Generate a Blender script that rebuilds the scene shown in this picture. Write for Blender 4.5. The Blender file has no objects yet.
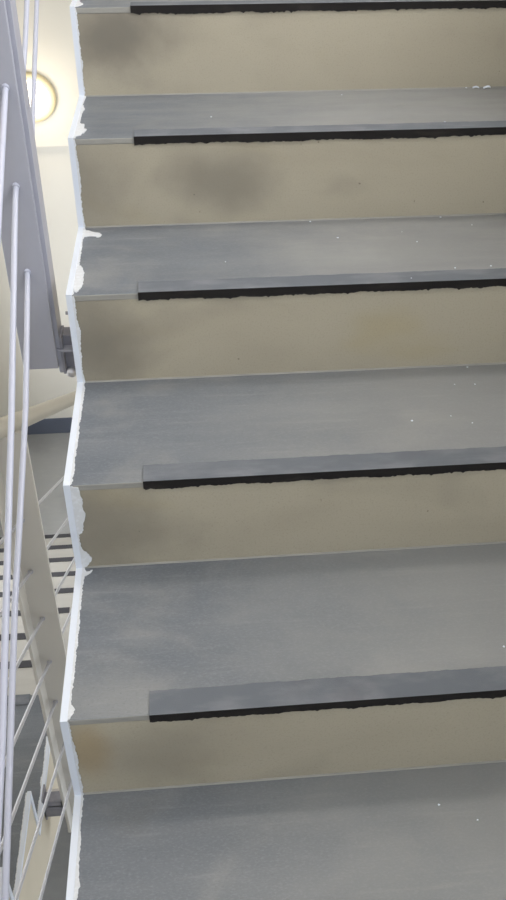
import bpy, bmesh, math, random
from mathutils import Vector, Matrix

S = bpy.context.scene
COL = S.collection
H, D = 0.17, 0.29976            # riser height, tread depth
SL = H / D                      # slope of a flight
W = 1.0                         # width of a flight
Z_MID, Z_LOW = -0.34, -2.778     # landing we stand on, lower landing
Z_UP = Z_MID + 14 * H
Y_BACK, Y_FRONT = 5.338, -2.2
X_LEFT, X_RIGHT = -1.266, 1.0

# ------------------------------------------------------------------ materials
def lin(r, g, b):
    f = lambda c: c / 12.92 if c <= 0.04045 else ((c + 0.055) / 1.055) ** 2.4
    return (f(r / 255), f(g / 255), f(b / 255), 1)

class Mat:
    def __init__(s, name, color, rough=0.5, metal=0.0, spec=0.5):
        s.m = bpy.data.materials.new(name); s.m.use_nodes = True
        s.t = s.m.node_tree; s.n = s.t.nodes; s.l = s.t.links
        s.b = s.n['Principled BSDF']
        s.b.inputs['Base Color'].default_value = color
        s.b.inputs['Roughness'].default_value = rough
        s.b.inputs['Metallic'].default_value = metal
        s.b.inputs['Specular IOR Level'].default_value = spec
        s.co = s.n.new('ShaderNodeTexCoord').outputs['Object']
        s.cur = None; s.base = color; s.bump = None
    def noise(s, scale, stretch=(1, 1, 1), detail=4, rough=0.55, dist=0.0, off=(0, 0, 0)):
        mp = s.n.new('ShaderNodeMapping'); mp.inputs['Scale'].default_value = stretch
        mp.inputs['Location'].default_value = off
        s.l.new(s.co, mp.inputs['Vector'])
        t = s.n.new('ShaderNodeTexNoise'); t.inputs['Scale'].default_value = scale
        t.inputs['Detail'].default_value = detail; t.inputs['Roughness'].default_value = rough
        t.inputs['Distortion'].default_value = dist
        s.l.new(mp.outputs['Vector'], t.inputs['Vector'])
        return t.outputs['Fac']
    def ramp(s, fac, a, b, lo=0.0, hi=1.0):
        r = s.n.new('ShaderNodeMapRange'); r.interpolation_type = 'SMOOTHSTEP'
        r.inputs['From Min'].default_value = a; r.inputs['From Max'].default_value = b
        r.inputs['To Min'].default_value = lo; r.inputs['To Max'].default_value = hi
        s.l.new(fac, r.inputs['Value']); return r.outputs['Result']
    def mix(s, fac, color):
        m = s.n.new('ShaderNodeMix'); m.data_type = 'RGBA'
        s.l.new(fac, m.inputs[0])
        if s.cur is None: m.inputs[6].default_value = s.base
        else: s.l.new(s.cur, m.inputs[6])
        m.inputs[7].default_value = color
        s.cur = m.outputs[2]; s.l.new(s.cur, s.b.inputs['Base Color']); return s
    def add_bump(s, fac, strength, dist=0.002):
        b = s.n.new('ShaderNodeBump'); b.inputs['Strength'].default_value = strength
        b.inputs['Distance'].default_value = dist; s.l.new(fac, b.inputs['Height'])
        if s.bump is not None: s.l.new(s.bump, b.inputs['Normal'])
        s.bump = b.outputs['Normal']; s.l.new(s.bump, s.b.inputs['Normal']); return s
    def roughness(s, fac, a, b, lo, hi):
        s.l.new(s.ramp(fac, a, b, lo, hi), s.b.inputs['Roughness']); return s

# grey floor paint on the treads: brushed along the step, dusty patches, some light and sheen painted in
mt = Mat('grey_tread_paint', lin(103, 109, 118), 0.42, spec=0.5)
mt.mix(mt.ramp(mt.noise(9, (0.25, 1.6, 1), 5), 0.35, 0.75, 0, 0.45), lin(126, 130, 136))
mt.mix(mt.ramp(mt.noise(3.2, (1, 1.6, 1), 5, 0.6, 0.4), 0.50, 0.72, 0, 0.5), lin(150, 150, 149))
mt.mix(mt.ramp(mt.noise(55, (0.12, 1.5, 1), 3), 0.55, 0.8, 0, 0.25), lin(160, 161, 162))
mt.mix(mt.ramp(mt.noise(7, (1, 1, 1), 4, off=(3, 5, 1)), 0.62, 0.8, 0, 0.35), lin(92, 95, 100))
mt.roughness(mt.noise(14, (0.4, 1.5, 1), 4), 0.3, 0.75, 0.36, 0.55)
mt.add_bump(mt.noise(260, (0.35, 1.5, 1), 3), 0.10, 0.001).add_bump(mt.noise(40), 0.06, 0.002)
mt.mix(mt.ramp(mt.noise(330, (0.6, 1.3, 1), 3, 0.7), 0.45, 0.72, 0, 0.35), lin(142, 146, 152)); mt.mix(mt.ramp(mt.noise(300, (0.6, 1.3, 1), 3, 0.7, 0, (3, 1, 2)), 0.5, 0.75, 0, 0.35), lin(86, 90, 96))
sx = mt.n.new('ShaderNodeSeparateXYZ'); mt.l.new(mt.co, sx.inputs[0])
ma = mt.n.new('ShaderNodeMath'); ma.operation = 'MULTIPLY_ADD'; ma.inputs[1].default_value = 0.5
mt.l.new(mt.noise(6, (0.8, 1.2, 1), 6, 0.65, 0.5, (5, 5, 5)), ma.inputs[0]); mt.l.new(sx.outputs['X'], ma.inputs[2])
mt.mix(mt.ramp(ma.outputs[0], 0.32, 0.9, 0, 0.56), lin(150, 150, 149))  # paler to the right: dust, with the side light put into the paint
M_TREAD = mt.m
mu = Mat('unpainted_tread', lin(166, 164, 159), 0.5)
mu.mix(mu.ramp(mu.noise(9, (0.3, 1.5, 1), 5), 0.4, 0.75, 0, 0.6), lin(152, 150, 146))
M_UNPAINTED = mu.m
# bare, paler front edge of each tread
me = Mat('pale_tread_edge', lin(150, 149, 144), 0.6)
me.mix(me.ramp(me.noise(60, (0.3, 1, 1)), 0.45, 0.75, 0, 0.4), lin(124, 124, 122))
M_TEDGE = me.m
# beige riser paint with scuffs
mr = Mat('beige_riser_paint', lin(174, 167, 150), 0.55, spec=0.4)
mr.mix(mr.ramp(mr.noise(2.3, (1, 0.2, 2.2), 4, 0.5, 0.6), 0.42, 0.72, 0, 0.4), lin(157, 149, 133))
mr.mix(mr.ramp(mr.noise(4.2, (1, 0.2, 1.5), 3, 0.5, 0.3, (4, 2, 7)), 0.56, 0.76, 0, 0.22), lin(112, 107, 100))
mr.mix(mr.ramp(mr.noise(5, (0.5, 0.2, 1.3), 3, 0.5, 0.3, (9, 1, 2)), 0.58, 0.78, 0, 0.4), lin(168, 155, 118))
mr.mix(mr.ramp(mr.noise(85, (1, 1, 1), 1, off=(2, 2, 2)), 0.79, 0.83, 0, 0.6), lin(85, 78, 70))
def tone_patch(center, radius, color, amount, mr=mr):
    mp = mr.n.new('ShaderNodeVectorMath'); mp.operation = 'SUBTRACT'; mp.inputs[1].default_value = center
    mr.l.new(mr.co, mp.inputs[0])
    sc = mr.n.new('ShaderNodeVectorMath'); sc.operation = 'DIVIDE'; sc.inputs[1].default_value = radius
    mr.l.new(mp.outputs[0], sc.inputs[0])
    ln = mr.n.new('ShaderNodeVectorMath'); ln.operation = 'LENGTH'; mr.l.new(sc.outputs[0], ln.inputs[0])
    ad = mr.n.new('ShaderNodeMath'); ad.operation = 'MULTIPLY_ADD'; ad.inputs[1].default_value = 0.9; ad.inputs[2].default_value = -0.45
    mr.l.new(mr.noise(9, (1, 0.2, 1), 4), ad.inputs[0])
    a2 = mr.n.new('ShaderNodeMath'); mr.l.new(ln.outputs['Value'], a2.inputs[0]); mr.l.new(ad.outputs[0], a2.inputs[1])
    mr.mix(mr.ramp(a2.outputs[0], 0.1, 1.0, amount, 0.0), color)
DK = lin(100, 96, 90)
tone_patch((0.08, 6 * D, 1.14), (0.19, 0.1, 0.13), DK, 0.75)      # darker corner below the top nosing
tone_patch((0.28, 5 * D, 0.935), (0.15, 0.1, 0.09), DK, 0.5)
tone_patch((0.02, 5 * D, 0.94), (0.14, 0.1, 0.14), DK, 0.45)
tone_patch((0.02, 4 * D, 0.76), (0.16, 0.1, 0.14), DK, 0.6)
tone_patch((0.03, 3 * D, 0.57), (0.20, 0.1, 0.14), DK, 0.55)
tone_patch((0.03, 2 * D, 0.44), (0.05, 0.1, 0.10), lin(158, 132, 84), 0.5)
tone_patch((0.12, 2 * D, 0.42), (0.16, 0.1, 0.10), DK, 0.35)
tone_patch((0.46, 0.70 + D, 0.51), (0.16, 0.13, 0.1), lin(156, 157, 157), 0.5, mt)  # glossy sheen put into the tread colour as paler spots, here and below
tone_patch((0.50, 1.02 + D, 0.68 + 0.17), (0.2, 0.10, 0.1), lin(156, 157, 157), 0.35, mt)
mr.add_bump(mr.noise(190), 0.10, 0.001)
mr.mix(mr.ramp(mr.noise(330, detail=3, rough=0.7), 0.5, 0.75, 0, 0.3), lin(124, 118, 106))
M_RISER = mr.m
# anti-slip strip: grey gritty top leaf, black front leaf
ms = Mat('grit_strip_top', lin(103, 108, 116), 0.85, spec=0.25)
ms.mix(ms.ramp(ms.noise(30, (0.4, 1, 1), 5), 0.4, 0.75, 0, 0.6), lin(134, 136, 142))
ms.mix(ms.ramp(ms.noise(9, (1, 1, 1), 4, off=(1, 7, 1)), 0.55, 0.75, 0, 0.5), lin(94, 96, 104))
ms.add_bump(ms.noise(700, detail=2), 0.5, 0.001)
M_STRIP = ms.m
mk = Mat('black_strip_front', lin(34, 32, 32), 0.75, spec=0.2)
mk.mix(mk.ramp(mk.noise(45, (0.3, 1, 1), 4), 0.55, 0.8, 0, 0.5), lin(62, 58, 54))
mk.add_bump(mk.noise(500), 0.4, 0.001)
M_BLACK = mk.m
M_WORN = Mat('worn_dark_strip', lin(66, 66, 70), 0.8, spec=0.2).m
mw = Mat('white_gloss_paint', lin(220, 227, 240), 0.4)
mw.mix(mw.ramp(mw.noise(30), 0.5, 0.8, 0, 0.3), lin(205, 211, 222))
mw.add_bump(mw.noise(120), 0.2, 0.001)
M_WHITE = mw.m
mf = Mat('smeared_white_paint', lin(212, 215, 220), 0.5)
mf.mix(mf.ramp(mf.noise(140, (1, 1, 1), 3), 0.45, 0.7, 0, 0.7), lin(226, 230, 237))
mf.add_bump(mf.noise(300), 0.4, 0.001)
M_SMEAR = mf.m
mb = Mat('cream_concrete_paint', lin(200, 191, 173), 0.7)
mb.mix(mb.ramp(mb.noise(5), 0.45, 0.75, 0, 0.4), lin(190, 181, 162))
mb.add_bump(mb.noise(60), 0.1, 0.003)
M_BODY = mb.m
mg = Mat('grey_railing_paint', lin(162, 164, 177), 0.38)
mg.mix(mg.ramp(mg.noise(18), 0.5, 0.8, 0, 0.25), lin(150, 152, 164))
M_RAIL = mg.m
M_PALER = Mat('pale_lower_rod_paint', lin(186, 188, 198), 0.4).m
M_PALE = Mat('pale_railing_paint', lin(212, 209, 204), 0.45).m
M_ROD = Mat('light_rod_paint', lin(180, 184, 202), 0.3).m
mc = Mat('dark_bracket_paint', lin(140, 140, 150), 0.5)
mc.mix(mc.ramp(mc.noise(40), 0.45, 0.7, 0, 0.5), lin(118, 118, 128))
M_BRACKET = mc.m
M_STEEL = Mat('zinc_bolt', lin(215, 216, 224), 0.38, 0.7).m
M_HAND = Mat('beige_handrail_coat', lin(170, 164, 150), 0.35).m
mwl = Mat('white_wall_paint', lin(230, 228, 222), 0.8)
mwl.mix(mwl.ramp(mwl.noise(1.6), 0.45, 0.75, 0, 0.4), lin(224, 221, 213))
mwl.add_bump(mwl.noise(90), 0.08, 0.002)
M_WALL = mwl.m
mfl = Mat('grey_landing_paint', lin(160, 162, 164), 0.42)
mfl.mix(mfl.ramp(mfl.noise(3), 0.45, 0.7, 0, 0.6), lin(142, 144, 147))
mfl.mix(mfl.ramp(mfl.noise(30, (0.4, 1, 1)), 0.5, 0.8, 0, 0.3), lin(176, 176, 176))
M_FLOOR = mfl.m
M_BASE = Mat('blue_grey_skirting_paint', lin(98, 106, 124), 0.5).m
M_FRAME = Mat('white_window_frame', lin(235, 236, 236), 0.4).m
M_CEIL = Mat('white_ceiling_paint', lin(240, 238, 232), 0.9).m
M_LAMPBASE = Mat('cream_lamp_ring', lin(238, 226, 190), 0.45).m
def emit(name, color, strength):
    m = bpy.data.materials.new(name); m.use_nodes = True
    b = m.node_tree.nodes['Principled BSDF']
    b.inputs['Base Color'].default_value = (0.9, 0.88, 0.8, 1)
    b.inputs['Emission Color'].default_value = color
    b.inputs['Emission Strength'].default_value = strength
    return m
M_GLOW = emit('glowing_diffuser', (1.0, 0.86, 0.62, 1), 5.0)
M_GLOWC = emit('glowing_ceiling_diffuser', (1.0, 0.93, 0.82, 1), 3.0)
gm = bpy.data.materials.new('window_glass'); gm.use_nodes = True
_n, _l = gm.node_tree.nodes, gm.node_tree.links
_n.remove(_n['Principled BSDF'])
_t = _n.new('ShaderNodeBsdfTransparent'); _g = _n.new('ShaderNodeBsdfGlossy'); _g.inputs['Roughness'].default_value = 0.02
_x = _n.new('ShaderNodeMixShader'); _x.inputs[0].default_value = 0.06
_l.new(_t.outputs[0], _x.inputs[1]); _l.new(_g.outputs[0], _x.inputs[2]); _l.new(_x.outputs[0], _n['Material Output'].inputs['Surface'])
M_GLASS = gm

# ------------------------------------------------------------------ mesh helpers
class MB:
    def __init__(s): s.v = []; s.f = []; s.mi = []
    def face(s, pts, m=0):
        i = len(s.v); s.v += [tuple(p) for p in pts]; s.f.append(tuple(range(i, i + len(pts)))); s.mi.append(m); return s
    def box(s, x0, x1, y0, y1, z0, z1, m=0, front=None):
        i = len(s.v)
        s.v += [(x, y, z) for x in (x0, x1) for y in (y0, y1) for z in (z0, z1)]
        q = [(0, 1, 3, 2), (4, 6, 7, 5), (0, 4, 5, 1), (2, 3, 7, 6), (0, 2, 6, 4), (1, 5, 7, 3)]
        for k, f in enumerate(q):
            s.f.append(tuple(i + a for a in f)); s.mi.append(front if (front is not None and k == 2) else m)
        return s
    def prism(s, poly, axis, a, b, m=0):
        """closed 2-D polygon (y,z) swept along x from a to b (axis x), or (x,z) along y, or (x,y) along z"""
        mk = {'x': lambda p, t: (t, p[0], p[1]), 'y': lambda p, t: (p[0], t, p[1]), 'z': lambda p, t: (p[0], p[1], t)}[axis]
        n = len(poly); i = len(s.v)
        s.v += [mk(p, a) for p in poly] + [mk(p, b) for p in poly]
        s.f.append(tuple(i + k for k in range(n))[::-1]); s.f.append(tuple(i + n + k for k in range(n))); s.mi += [m, m]
        for k in range(n):
            s.f.append((i + k, i + (k + 1) % n, i + n + (k + 1) % n, i + n + k)); s.mi.append(m)
        return s
    def tube(s, pts, r, n=12, m=0):
        pts = [Vector(p) for p in pts]; rings = []
        for k, p in enumerate(pts):
            t = (pts[min(k + 1, len(pts) - 1)] - pts[max(k - 1, 0)]).normalized()
            a = Vector((1, 0, 0)) if abs(t.x) < 0.9 else Vector((0, 0, 1))
            u = t.cross(a).normalized(); w = t.cross(u)
            i = len(s.v)
            s.v += [tuple(p + r * (math.cos(2 * math.pi * j / n) * u + math.sin(2 * math.pi * j / n) * w)) for j in range(n)]
            rings.append(i)
        for a, b in zip(rings, rings[1:]):
            for j in range(n):
                s.f.append((a + j, a + (j + 1) % n, b + (j + 1) % n, b + j)); s.mi.append(m)
        s.f.append(tuple(rings[0] + j for j in range(n))[::-1]); s.f.append(tuple(rings[-1] + j for j in range(n))); s.mi += [m, m]
        return s
    def lathe(s, prof, center, axis, n=32, m=0):
        """profile of (radius, along) pairs turned about `axis` through `center`"""
        ax = Vector(axis).normalized(); a = Vector((0, 0, 1)) if abs(ax.z) < 0.9 else Vector((1, 0, 0))
        u = ax.cross(a).normalized(); w = ax.cross(u); c = Vector(center); rings = []
        for r, h in prof:
            i = len(s.v); r = max(r, 1e-4)
            s.v += [tuple(c + ax * h + r * (math.cos(2 * math.pi * j / n) * u + math.sin(2 * math.pi * j / n) * w)) for j in range(n)]
            rings.append(i)
        for p, q in zip(rings, rings[1:]):
            for j in range(n):
                s.f.append((p + j, p + (j + 1) % n, q + (j + 1) % n, q + j)); s.mi.append(m)
        s.f.append(tuple(rings[0] + j for j in range(n))[::-1]); s.f.append(tuple(rings[-1] + j for j in range(n))); s.mi += [m, m]
        return s
    def build(s, name, mats, parent=None, bevel=0, smooth=False, xf=None):
        me = bpy.data.meshes.new(name)
        me.from_pydata(s.v, [], s.f)
        if not isinstance(mats, (list, tuple)): mats = [mats]
        for m in mats: me.materials.append(m)
        for p, k in zip(me.polygons, s.mi): p.material_index = k
        bm = bmesh.new(); bm.from_mesh(me)
        bmesh.ops.recalc_face_normals(bm, faces=bm.faces[:]); bm.to_mesh(me); bm.free()
        if smooth:
            for p in me.polygons: p.use_smooth = True
        o = bpy.data.objects.new(name, me); COL.objects.link(o)
        if parent: o.parent = parent
        if bevel:
            md = o.modifiers.new('bevel', 'BEVEL'); md.width = bevel; md.segments = 2; md.limit_method = 'ANGLE'
        if smooth:
            md = o.modifiers.new('edges', 'EDGE_SPLIT'); md.split_angle = math.radians(50)
        return o

def tag(o, label, cat, group=None):
    o['label'] = label; o['category'] = cat
    if group: o['group'] = group
    return o
def empty(name, loc=(0, 0, 0), rz=0):
    o = bpy.data.objects.new(name, None); COL.objects.link(o)
    o.location = loc; o.rotation_euler = (0, 0, rz); o.empty_display_size = 0.1; return o
def struct(o): o['kind'] = 'structure'; return o

# ------------------------------------------------------------------ a flight of stairs
# local axes: x = 0 is the open side by the well, y runs up the flight, first riser at y = 0
N = 14
STRIP_X0 = 0.120        # the anti-slip strips start this far from the open edge
def ragged(rng, n, lo, hi, rough=0.5):
    out = []; a = rng.uniform(lo, hi)
    for k in range(n):
        a += rng.uniform(-1, 1) * (hi - lo) * rough
        a = min(max(a, lo), hi); out.append(a)
    return out

def make_flight(loc, rz, seed, label, smears=(), bare=0):
    rng = random.Random(seed)
    root = empty('stair_flight', loc, rz)
    tag(root, label, 'stairs')
    tt = 0.0115           # tread thickness
    # concrete body: saw-tooth profile with a sloping soffit
    prof = []
    for j in range(1, N + 1):
        y = (j - 1) * D
        prof += [(y + 0.006, (j - 1) * H - (tt if j > 1 else 0)), (y + 0.006, j * H - tt)]
    prof += [(N * D - D + 0.25, N * H - tt), (N * D - D + 0.25, N * H + H - 0.37 - 0.0)]
    z = lambda y: H + y * SL - 0.37
    prof += [((0.37 - H) / SL, 0.0)]
    prof[-2] = (N * D - D + 0.25, z(N * D - D + 0.25))
    MB().prism(prof, 'x', 0.0035, W - 0.004, 0).build('concrete_body', M_BODY, root)
    for j in range(1, N):
        y0 = (j - 1) * D; zt = j * H
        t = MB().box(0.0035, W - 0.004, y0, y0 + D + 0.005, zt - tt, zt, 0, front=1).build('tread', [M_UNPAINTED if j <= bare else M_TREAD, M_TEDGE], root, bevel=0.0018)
        # nosing strip: gritty leaf on the tread, black leaf folded over the front, uneven lower edge
        s = MB(); n = 240; x0, x1 = STRIP_X0, W - 0.012
        xs = [x0 + (x1 - x0) * k / n for k in range(n + 1)]
        low = ragged(rng, n + 1, 0.0108, 0.0134, 0.4)
        low = [v + rng.uniform(0, 0.0009) for v in low]
        for k in range(n + 1):
            if rng.random() < 0.06: low[k] += rng.uniform(0.001, 0.003)
        back = ragged(rng, n + 1, 0.0385, 0.0400, 0.5)
        if j <= bare: back = [b * 0.78 for b in back]
        th = 0.0026
        for k in range(n):
            a, b = xs[k], xs[k + 1]
            s.face([(a, y0 - th, zt + th), (b, y0 - th, zt + th), (b, y0 + back[k + 1], zt + th), (a, y0 + back[k], zt + th)], 0)
            s.face([(a, y0 + back[k], zt + th), (b, y0 + back[k + 1], zt + th), (b, y0 + back[k + 1], zt - 0.001), (a, y0 + back[k], zt - 0.001)], 0)
            s.face([(a, y0 - th, zt + th), (a, y0 - th, zt - low[k]), (b, y0 - th, zt - low[k + 1]), (b, y0 - th, zt + th)], 1)
            s.face([(a, y0 - th, zt - low[k]), (a, y0 + 0.002, zt - low[k]), (b, y0 + 0.002, zt - low[k + 1]), (b, y0 - th, zt - low[k + 1])], 1)
        for x, k in ((x0, 0), (x1, n)):
            s.face([(x, y0 - th, zt + th), (x, y0 + back[k], zt + th), (x, y0 + back[k], zt - 0.001), (x, y0, zt - 0.001)], 0)
            s.face([(x, y0 - th, zt + th), (x, y0 + 0.002, zt), (x, y0 + 0.002, zt - low[k]), (x, y0 - th, zt - low[k])], 1)
        s.build('nosing_strip', [M_WORN if j <= bare else M_STRIP, M_BLACK], t)
    for j in range(1, N + 1):
        y0 = (j - 1) * D
        r = MB().box(0.0035, W - 0.004, y0 + 0.0012, y0 + 0.012, (j - 1) * H, j * H - tt * 0.98)
        if j > 1: r.prism([(y0 - 0.0014, (j - 1) * H), (y0 + 0.002, (j - 1) * H), (y0 + 0.002, (j - 1) * H + 0.0022), (y0, (j - 1) * H + 0.002)], 'x', 0.012, W - 0.004, 1)
        r.build('riser', [M_RISER, M_TEDGE], root)
    # white edge along the open side: a clean saw-tooth band plus the paint smeared past it
    path = []
    for j in range(1, N + 1):
        y0 = (j - 1) * D
        path += [(y0, (j - 1) * H), (y0, j * H)]
    e = MB(); up = 0.0030
    def seg(k):
        (ya, za), (yb, zb) = path[k], path[k + 1]
        return ya, za, yb, zb, (ya == yb)
    w0 = 0.0098
    outer = [(y - up, zz + up) for y, zz in path]
    inner = [(y + 0.012, zz - 0.012) for y, zz in path]
    for k in range(len(path) - 1):
        a, b = outer[k], outer[k + 1]; c, d = inner[k + 1], inner[k]
        e.face([(0.0, *a), (0.0, *b), (w0, *b), (w0, *a)]); e.face([(0.0, *a), (0.0, *b), (0.0, *c), (0.0, *d)])
        e.face([(w0, *a), (w0, *b), (w0, *c), (w0, *d)]); e.face([(0.0, *d), (0.0, *c), (w0, *c), (w0, *d)])
    edge = e.build('white_edge_band', M_WHITE, root)
    edge['label'] = 'white painted edge along the open side'
    p = MB(); ps = 0.0012
    for k in range(len(path) - 1):
        ya, za, yb, zb, vert = seg(k)
        n = 70 if vert else 110
        base = ragged(rng, n + 1, 0.0105, 0.0132, 0.22)
        wid = [b + rng.uniform(0, 0.0018) for b in base]
        # wider brushy patches
        for _ in range(rng.choice((1, 1, 2))):
            c = rng.uniform(0.1, 0.95) * n; hw = rng.uniform(4, 12); amp = rng.uniform(0.001, 0.004)
            for q in range(n + 1):
                g = max(0, 1 - abs(q - c) / hw); wid[q] += amp * g ** 0.7 * rng.uniform(0.6, 1.1)
        for q in range(n):
            f0, f1 = q / n, (q + 1) / n
            if vert:
                A = lambda x, f: (x, ya - ps, za + (zb - za) * f)
            else:
                A = lambda x, f: (x, ya + (yb - ya) * f, za + ps)
            p.face([A(0.009, f0), A(wid[q], f0), A(wid[q + 1], f1), A(0.009, f1)])
            # little wall so the paint has a thickness
            off = (0, ps, 0) if vert else (0, 0, -ps)
            u, v = Vector(A(wid[q], f0)), Vector(A(wid[q + 1], f1))
            p.face([u, v, v + Vector(off), u + Vector(off)])
    for vert, raw in smears:
        h = 0.0016; pts = []
        for a, b in zip(raw, raw[1:] + raw[:1]):
            pts.append(a)
            if a[0] > 0.0105 and b[0] > 0.0105:
                L = (Vector(b) - Vector(a)).length; q = int(L / 0.0035)
                for k in range(1, q + 1):
                    f = k / (q + 1); j1, j2 = rng.uniform(-1, 1) * 0.0013, rng.uniform(-1, 1) * 0.0010
                    v = Vector(a).lerp(Vector(b), f)
                    pts.append((v.x + j1, v.y + (0 if vert else j2), v.z + (j2 if vert else 0)))
        top = [((x, yy - h, zz) if vert else (x, yy, zz + h)) for x, yy, zz in pts]
        p.face(top)
        for a, b, c, d in zip(top, top[1:] + top[:1], pts[1:] + pts[:1], pts): p.face([a, b, c, d])
    sm = p.build('smeared_paint', M_SMEAR, edge)
    return root

# ------------------------------------------------------------------ a railing beside a flight
ROD_X = [-0.0745, -0.071, -0.063, -0.068, -0.072, -0.066, -0.070]
ROD_OFF = [-0.053, 0.100, 0.255, 0.409, 0.563, 0.717, 0.871]
# the two lowest rods are slightly bent: (y, x) knots
BENT = {0: [(0.45, -0.0745), (0.78, -0.0755), (0.90, -0.0725), (1.06, -0.0695), (1.18, -0.0715), (1.30, -0.0745), (2.0, -0.075)],
        1: [(0.53, -0.0575), (0.92, -0.0625), (1.27, -0.0710), (1.36, -0.0700), (1.6, -0.0655)]}
def make_railing(loc, rz, seed, label, posts, y0, y1, paint, rod_paint, rod_r, reach=0.0035, lift=0.0, bent=False):
    root = empty('stair_railing', loc, rz)
    tag(root, label, 'railing')
    line = lambda y: H + y * SL
    for yp in posts:
        zb, zt = line(yp) - 0.252, line(yp) + 1.105
        po = MB().box(-0.110, -0.045, yp - 0.005, yp + 0.005, zb, zt).build('post', paint, root, bevel=0.0015)
        s = MB().prism([(yp + 0.006, zb - 0.012), (yp + 0.010, zb - 0.018), (yp + 0.052, zb - 0.018), (yp + 0.058, zb - 0.010), (yp + 0.058, zt), (yp + 0.006, zt)], 'x', -0.046, -0.038)
        s.build('side_flange', paint, po, bevel=0.001)
        zk = zb + lift
        b = MB().box(-0.038, reach, yp + 0.022, yp + 0.055, zk - 0.016, zk + 0.056)
        b.box(-0.038, -0.033, yp + 0.004, yp + 0.055, zk - 0.018, zk + 0.060)
        b.box(reach - 0.0055, reach, yp + 0.004, yp + 0.055, zk - 0.030, zk + 0.066)
        br = b.build('bracket', M_BRACKET, po, bevel=0.001)
        MB().prism([(-0.044, zk + 0.038), (-0.040, zk + 0.0335), (-0.033, zk + 0.031), (reach - 0.0075, zk + 0.031), (reach - 0.0055, zk + 0.029), (reach - 0.0055, zk + 0.037), (reach - 0.0075, zk + 0.035), (-0.033, zk + 0.035)], 'y', yp + 0.001, yp + 0.055).build('bracket_web', paint, po)
        MB().lathe([(0.0105, 0), (0.0105, 0.003), (0.0098, 0.006), (0.0075, 0.0090), (0.004, 0.0106), (0.0, 0.011)], (reach - 0.027, yp + 0.010, zk - 0.016), (0, -1, 0), 20).build('bolt', M_STEEL, po, smooth=True)
        for x, o in zip(ROD_X, ROD_OFF):
            zc = line(yp) + o
            MB().lathe([(0.0064, -0.0075), (0.0064, 0.0075)], (x, yp, zc), (0, 1, SL), 16).build('rod_collar', rod_paint, po, smooth=True)
    for i, (x, o) in enumerate(zip(ROD_X, ROD_OFF)):
        kn = BENT.get(i, []) if bent else []
        MB().tube([(x, y0, line(y0) + o)] + [(xx, yy, line(yy) + o) for yy, xx in kn] + [(x, y1, line(y1) + o)], rod_r, 12).build('rod', rod_paint, root, smooth=True)
    MB().tube([(-0.0735, y0 - 0.02, line(y0) + 1.116), (-0.0735, y1, line(y1) + 1.116)], 0.020, 20).build('handrail', M_HAND, root, smooth=True)
    return root

# our flight, going up away from the viewer
OUR_LOC = (0, -D, Z_MID)
def ours(pts):      # world (x,y,z) on a tread -> local
    return [(x, y - OUR_LOC[1], z - OUR_LOC[2]) for x, y, z in pts]
rs = random.Random(5)
def blob(pts, z): return (False, ours([(x, y, z) for x, y in pts]))
SMEARS = [
    # splash at the front of the third full tread from the top of the view
    blob([(0.008, 1.325), (0.014, 1.318), (0.013, 1.300), (0.018, 1.292), (0.024, 1.290), (0.025, 1.262), (0.029, 1.258), (0.030, 1.246), (0.027, 1.243), (0.0265, 1.232), (0.023, 1.230), (0.0225, 1.219), (0.010, 1.212)], 0.68),
    # finger-like stroke
    blob([(0.008, 1.184), (0.020, 1.181), (0.027, 1.174), (0.036, 1.169), (0.043, 1.166), (0.0465, 1.156), (0.044, 1.149), (0.038, 1.147), (0.036, 1.152), (0.024, 1.153), (0.015, 1.151), (0.008, 1.150)], 0.51),
    # thick dab
    blob([(0.008, 1.020), (0.016, 1.018), (0.021, 1.008), (0.0245, 0.985), (0.0255, 0.955), (0.0245, 0.930), (0.020, 0.915), (0.0165, 0.909), (0.013, 0.912), (0.012, 0.922), (0.008, 0.93)], 0.51),
    # tick
    blob([(0.008, 0.597), (0.013, 0.598), (0.017, 0.589), (0.022, 0.5895), (0.0268, 0.5925), (0.024, 0.586), (0.020, 0.5825), (0.017, 0.580), (0.008, 0.578)], 0.17),
    blob([(0.008, 1.570), (0.016, 1.560), (0.020, 1.545), (0.024, 1.535), (0.020, 1.520), (0.014, 1.508), (0.008, 1.505)], 0.85),
    blob([(0.008, 0.325), (0.014, 0.325), (0.019, 0.317), (0.016, 0.309), (0.013, 0.302), (0.008, 0.302)], 0.17),
    (True, ours([(0.008, 2 * D, 0.212), (0.012, 2 * D, 0.211), (0.018, 2 * D, 0.206), (0.026, 2 * D, 0.194), (0.0268, 2 * D, 0.188), (0.022, 2 * D, 0.182), (0.018, 2 * D, 0.174), (0.012, 2 * D, 0.172), (0.008, 2 * D, 0.173)])),
    (True, ours([(0.008, 2 * D, 0.338), (0.022, 2 * D, 0.336), (0.025, 2 * D, 0.31), (0.0245, 2 * D, 0.295), (0.027, 2 * D, 0.285), (0.024, 2 * D, 0.27), (0.0215, 2 * D, 0.258), (0.018, 2 * D, 0.246), (0.008, 2 * D, 0.24)])),
]
flight_up = make_flight(OUR_LOC, 0, 11, 'wide stair flight with grey treads, beige risers and black nosing strips rising ahead', SMEARS)
MB().lathe([(0.006, 0), (0.006, 0.008), (0.003, 0.010), (0.003, 0.014)], (0.004, 0.938 + D, 0.459 - Z_MID), (-1, 0, 0), 12).build('side_bolt', M_BRACKET, flight_up)
make_railing(OUR_LOC, 0, 1, 'near pale grey railing with flat post bolted to the side of the rising flight', [1.30 - 5 * D, 1.30, 1.30 + 5 * D], -0.25, 13 * D, M_RAIL, M_ROD, 0.0049, bent=True)
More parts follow.
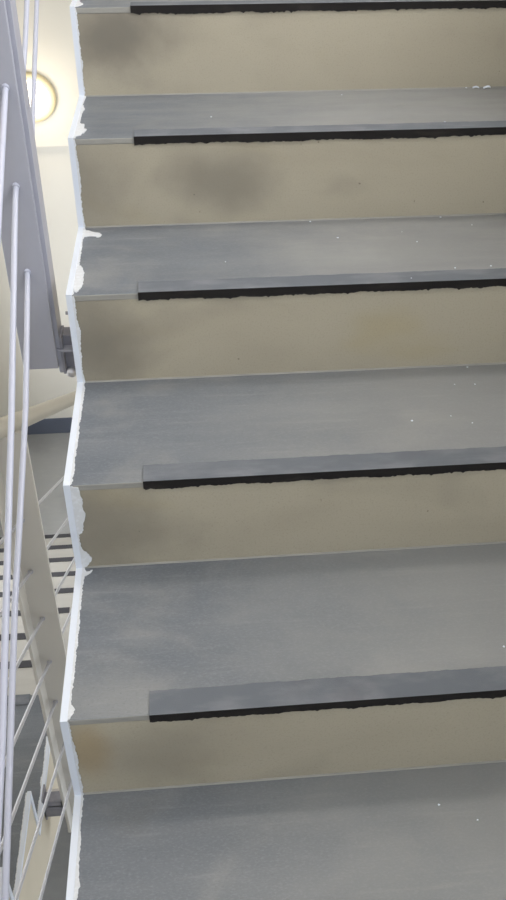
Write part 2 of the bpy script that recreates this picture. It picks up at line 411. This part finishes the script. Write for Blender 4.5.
# the flight beyond the well, going down away from the viewer
LOW_LOC = (-0.264, 3.916, Z_LOW)
make_flight(LOW_LOC, math.pi, 29, 'lower stair flight with cream side seen down the narrow well behind the rods', bare=8)
make_railing((-0.25, 3.845, -2.72), math.pi, 2, 'far railing with beige handrail beside the lower flight, seen across the well', [2.795 - 5 * D, 2.795, 2.795 + 4.2 * D], -0.1, 13 * D, M_PALE, M_PALER, 0.0038, reach=0.0175, lift=0.088)

# ------------------------------------------------------------------ paint flecks on the treads
def fleck(name, x, y, z, r, label, group, seed, curl=False):
    g = random.Random(seed); m = MB(); n = 7
    if curl:
        # a little curled peel: an arched ribbon
        k = 7; a0 = g.uniform(-0.6, 0.2); pts = []
        for i in range(k + 1):
            t = i / k * 2.2 - 1.1
            pts.append((math.sin(t) * r * 1.3, (1 - math.cos(t)) * r * 0.9, math.sin(math.pi * i / k) * r * 0.5))
        ca, sa = math.cos(a0), math.sin(a0); wv = r * 0.30
        P = [(p[0] * ca - p[1] * sa, p[0] * sa + p[1] * ca, p[2]) for p in pts]
        for a, b in zip(P, P[1:]):
            A = [(a[0], a[1] - wv, a[2]), (b[0], b[1] - wv, b[2]), (b[0], b[1] + wv, b[2] + wv), (a[0], a[1] + wv, a[2] + wv)]
            B = [(q[0], q[1], q[2] + 0.0008) for q in A]
            m.face(A); m.face(B)
            for i in range(4): m.face([A[i], A[(i + 1) % 4], B[(i + 1) % 4], B[i]])
    else:
        poly = [(r * g.uniform(0.55, 1.2) * math.cos(2 * math.pi * i / n), r * g.uniform(0.55, 1.2) * math.sin(2 * math.pi * i / n)) for i in range(n)]
        m.prism(poly, 'z', 0.0, r * 0.45)
    o = m.build(name, M_WHITE)
    o.location = (x, y, z + 0.0001)
    return tag(o, label, 'paint chip', group)
ORD = {0.68: 'second grey tread from the top', 0.51: 'third grey tread from the top', 0.34: 'fourth grey tread from the top', 0.17: 'fifth grey tread from the top', 0.0: 'lowest grey tread in view'}
FLECKS = {
    0.68: [(0.554, 1.465), (0.719, 1.249), (0.269, 1.322), (0.831, 1.490)],
    0.51: [(0.453, 1.185), (0.715, 1.186), (0.623, 1.124), (0.641, 1.074), (0.495, 1.106), (0.680, 0.952), (0.746, 0.955), (0.591, 0.912), (0.768, 1.147), (0.275, 1.014)],
    0.34: [(0.708, 0.888), (0.706, 0.832), (0.670, 0.835), (0.636, 0.736), (0.666, 0.712), (0.567, 0.727)],
    0.17: [(0.640, 0.376)],
    0.0: [(0.576, 0.209), (0.527, 0.237)],
}
sd = 0
for z, l in FLECKS.items():
    for x, y in l:
        sd += 1
        on_strip = (y - round(y / D - 0.45) * D) < 0.04
        fleck('paint_fleck', x, y, z + (0.0026 if on_strip else 0), rs.uniform(0.0011, 0.0021),
              'tiny white paint fleck lying on the ' + ORD[z], 'paint flecks on the ' + ORD[z], sd)
fleck('paint_peel', 0.853, 1.4915, 0.68, 0.006, 'small curled white paint peel at the back of the second tread, the more left one', None, 101, True)
fleck('paint_peel', 0.878, 1.488, 0.68, 0.0075, 'larger curled white paint peel at the back of the second tread, the more right one', None, 103, True)

# ------------------------------------------------------------------ the stairwell
T = 0.2
def wall_holes(name, axis, at, out, a0, a1, z0, z1, holes):
    """wall in the plane axis=at, thickness T towards `out`; holes are (a,b,zlo,zhi)"""
    m = MB(); lo, hi = sorted((at, at + out * T))
    cuts = sorted({a0, a1} | {h for q in holes for h in q[:2]})
    def put(a, b, c, d):
        if axis == 'x': m.box(lo, hi, a, b, c, d)
        else: m.box(a, b, lo, hi, c, d)
    for a, b in zip(cuts, cuts[1:]):
        hs = sorted([q for q in holes if q[0] <= a and q[1] >= b], key=lambda q: q[2]); z = z0
        for q in hs:
            put(a, b, z, q[2]); z = q[3]
        put(a, b, z, z1)
    return struct(m.build(name, M_WALL))
ZTOP = 4.4
FILL_LWIN = (1.6, 4.6, -2.0, -0.2)
FWIN = (-0.15, 0.9, 0.7, 2.6)
RWIN = (-0.6, 1.6, 1.2, 2.7)
FILL_R2WIN = (-0.6, 2.0, -2.1, -0.9)
wall_holes('wall_left', 'x', X_LEFT, -1, Y_FRONT - T, Y_BACK + T, Z_LOW - T, ZTOP, [FILL_LWIN])
wall_holes('wall_right', 'x', X_RIGHT, 1, Y_FRONT - T, Y_BACK + T, Z_LOW - T, ZTOP, [RWIN, FILL_R2WIN])
wall_holes('wall_back', 'y', Y_BACK, 1, X_LEFT, X_RIGHT, Z_LOW - T, ZTOP, [])
wall_holes('wall_front', 'y', Y_FRONT, -1, X_LEFT, X_RIGHT, Z_LOW - T, ZTOP, [FWIN])
struct(MB().box(X_LEFT, X_RIGHT, Y_FRONT, Y_BACK, Z_LOW - T, Z_LOW).build('floor', M_FLOOR))
struct(MB().box(X_LEFT - T, X_RIGHT + T, Y_FRONT - T, Y_BACK + T, ZTOP, ZTOP + T).build('ceiling', M_CEIL))
lm = MB().box(-0.001, X_RIGHT, Y_FRONT, -D, Z_MID - 0.2, Z_MID)
lm.box(X_LEFT, -0.264, Y_FRONT, LOW_LOC[1] - 13 * D, Z_MID - 0.2, Z_LOW + 14 * H); lm.box(-0.264, -0.001, Y_FRONT, -D, Z_MID - 0.2, Z_MID)
struct(lm.build('floor_landing', M_FLOOR))
struct(MB().box(X_LEFT, X_RIGHT, 12 * D + 0.26, Y_BACK, Z_UP - 0.2, Z_UP).build('floor_upper', M_FLOOR))
# upper part of the far wall stands forward above z = -0.55
struct(MB().box(X_LEFT, X_RIGHT, Y_BACK - 0.06, Y_BACK, -0.555, Z_UP - 0.2).build('trim_1', M_WALL, bevel=0.004))
struct(MB().box(X_LEFT, X_RIGHT, Y_BACK - 0.012, Y_BACK, Z_LOW, Z_LOW + 0.135).build('baseboard_back', M_BASE, bevel=0.002))
struct(MB().box(X_LEFT, X_LEFT + 0.012, 3.9, Y_BACK - 0.012, Z_LOW, Z_LOW + 0.135).build('baseboard_left', M_BASE, bevel=0.002))
def window(name, axis, at, out, rect, nm, nt):
    a0, a1, z0, z1 = rect; m = MB(); f = 0.06; c0, c1 = sorted((at + out * 0.06, at + out * 0.12))
    def put(mm, a, b, c, d, p0=c0, p1=c1):
        if axis == 'x': mm.box(p0, p1, a, b, c, d)
        else: mm.box(a, b, p0, p1, c, d)
    for a, b in ((a0, a0 + f), (a1 - f, a1)): put(m, a, b, z0, z1)
    for c, d in ((z0, z0 + f), (z1 - f, z1)): put(m, a0 + f, a1 - f, c, d)
    for k in range(1, nm):
        x = a0 + (a1 - a0) * k / nm; put(m, x - 0.02, x + 0.02, z0 + f, z1 - f)
    for k in range(1, nt):
        z = z0 + (z1 - z0) * k / nt; put(m, a0 + f, a1 - f, z - 0.02, z + 0.02, c0 + 0.005, c1 - 0.005)
    o = struct(m.build(name, M_FRAME))
    g = MB(); put(g, a0 + f, a1 - f, z0 + f, z1 - f, c0 + 0.028, c0 + 0.032)
    gp = g.build('window_pane', M_GLASS, o)
    L = bpy.data.lights.new('daylight', 'AREA'); L.shape = 'RECTANGLE'; L.size = a1 - a0; L.size_y = z1 - z0
    lo = bpy.data.objects.new('daylight', L); COL.objects.link(lo)
    d = at + out * 0.30
    if axis == 'x': lo.location = (d, (a0 + a1) / 2, (z0 + z1) / 2); lo.rotation_euler = (math.pi / 2, 0, math.pi / 2 * out)
    else: lo.location = ((a0 + a1) / 2, d, (z0 + z1) / 2); lo.rotation_euler = (math.pi / 2, 0, math.pi if out > 0 else 0)
    # a light's -Z must look into the room
    n = Vector((-out, 0, 0)) if axis == 'x' else Vector((0, -out, 0))
    lo.rotation_euler = n.to_track_quat('-Z', 'Y').to_euler()
    return L
l1 = window('fill_window_1', 'x', X_LEFT, -1, FILL_LWIN, 3, 4)  # unseen left window, added to brighten the lower landing and far wall
l2 = window('window_2', 'y', Y_FRONT, -1, FWIN, 2, 3)
l3 = window('window_3', 'x', X_RIGHT, 1, RWIN, 3, 2)
l1.color = (0.97, 0.98, 1.0); l1.energy = 105
l2.color = (0.78, 0.87, 1.0); l2.energy = 38
l3.color = (1.0, 0.97, 0.945); l3.energy = 86
l4 = window('fill_window_4', 'x', X_RIGHT, 1, FILL_R2WIN, 3, 1)  # unseen low window, added to lift the dark area below the lower flight
l4.color = (0.9, 0.95, 1.0); l4.energy = 20

# round wall lamp on the far wall
yl = Y_BACK - 0.06
lamp = empty('wall_lamp', (-0.657, yl, -0.252))
tag(lamp, 'round glowing bulkhead lamp on the far wall behind the railing rods', 'lamp')
MB().lathe([(0.146, 0), (0.146, 0.018), (0.140, 0.030), (0.120, 0.036), (0.110, 0.034)], (0, 0, 0), (0, -1, 0), 48).build('lamp_ring', M_LAMPBASE, lamp, smooth=True)
MB().lathe([(0.110, 0.032), (0.107, 0.042), (0.097, 0.052), (0.078, 0.061), (0.050, 0.067), (0.02, 0.069), (0.0, 0.0695)], (0, 0, 0), (0, -1, 0), 48).build('diffuser', M_GLOW, lamp, smooth=True)
pl = bpy.data.lights.new('wall_lamp_light', 'POINT'); pl.energy = 3.5; pl.color = (1.0, 0.85, 0.62); pl.shadow_soft_size = 0.10
po = bpy.data.objects.new('wall_lamp_light', pl); COL.objects.link(po); po.location = (-0.657, yl - 0.22, -0.252)
# ceiling lamp high over the flight
cl = empty('ceiling_lamp', (0.55, 1.6, ZTOP))
tag(cl, 'round ceiling lamp high over the rising flight', 'lamp')
MB().lathe([(0.20, 0), (0.20, 0.03), (0.18, 0.04)], (0, 0, 0), (0, 0, -1), 40).build('lamp_ring', M_LAMPBASE, cl, smooth=True)
MB().lathe([(0.175, 0.035), (0.165, 0.07), (0.12, 0.095), (0.06, 0.106), (0.0, 0.108)], (0, 0, 0), (0, 0, -1), 40).build('diffuser', M_GLOWC, cl, smooth=True)
al = bpy.data.lights.new('ceiling_lamp_light', 'AREA'); al.shape = 'DISK'; al.size = 0.4; al.energy = 26; al.color = (1.0, 0.93, 0.82)
ao = bpy.data.objects.new('ceiling_lamp_light', al); COL.objects.link(ao); ao.location = (0.55, 1.6, ZTOP - 0.13)

# ------------------------------------------------------------------ world, camera, view
wd = bpy.data.worlds.new('sky'); S.world = wd; wd.use_nodes = True
bg = wd.node_tree.nodes['Background']; bg.inputs[0].default_value = (0.80, 0.90, 1.0, 1); bg.inputs[1].default_value = 0.6
cam = bpy.data.cameras.new('camera'); co = bpy.data.objects.new('camera', cam); COL.objects.link(co)
yaw, pit, rol = -0.0885, -0.62528, 0.00074
cy, sy = math.cos(yaw), math.sin(yaw)
fwd = Vector((-sy * math.cos(pit), cy * math.cos(pit), math.sin(pit))); rt = Vector((cy, sy, 0)); up = rt.cross(fwd)
c, s = math.cos(rol), math.sin(rol)
rt, up = c * rt + s * up, -s * rt + c * up
m = Matrix((rt, up, -fwd)).transposed().to_4x4(); m.translation = (0.19289, -0.47511, 1.16807)
co.matrix_world = m
cam.sensor_fit = 'VERTICAL'; cam.sensor_height = 36; cam.sensor_width = 36; cam.lens = 884.417 / 900 * 36
cam.clip_start = 0.02
S.camera = co
S.cycles.use_denoising = True
S.cycles.max_bounces = 10; S.cycles.diffuse_bounces = 6; S.cycles.sample_clamp_indirect = 6
vs = S.view_settings
vs.view_transform = 'Standard'; vs.look = 'None'; vs.gamma = 1; vs.use_curve_mapping = False; vs.exposure = -0.12
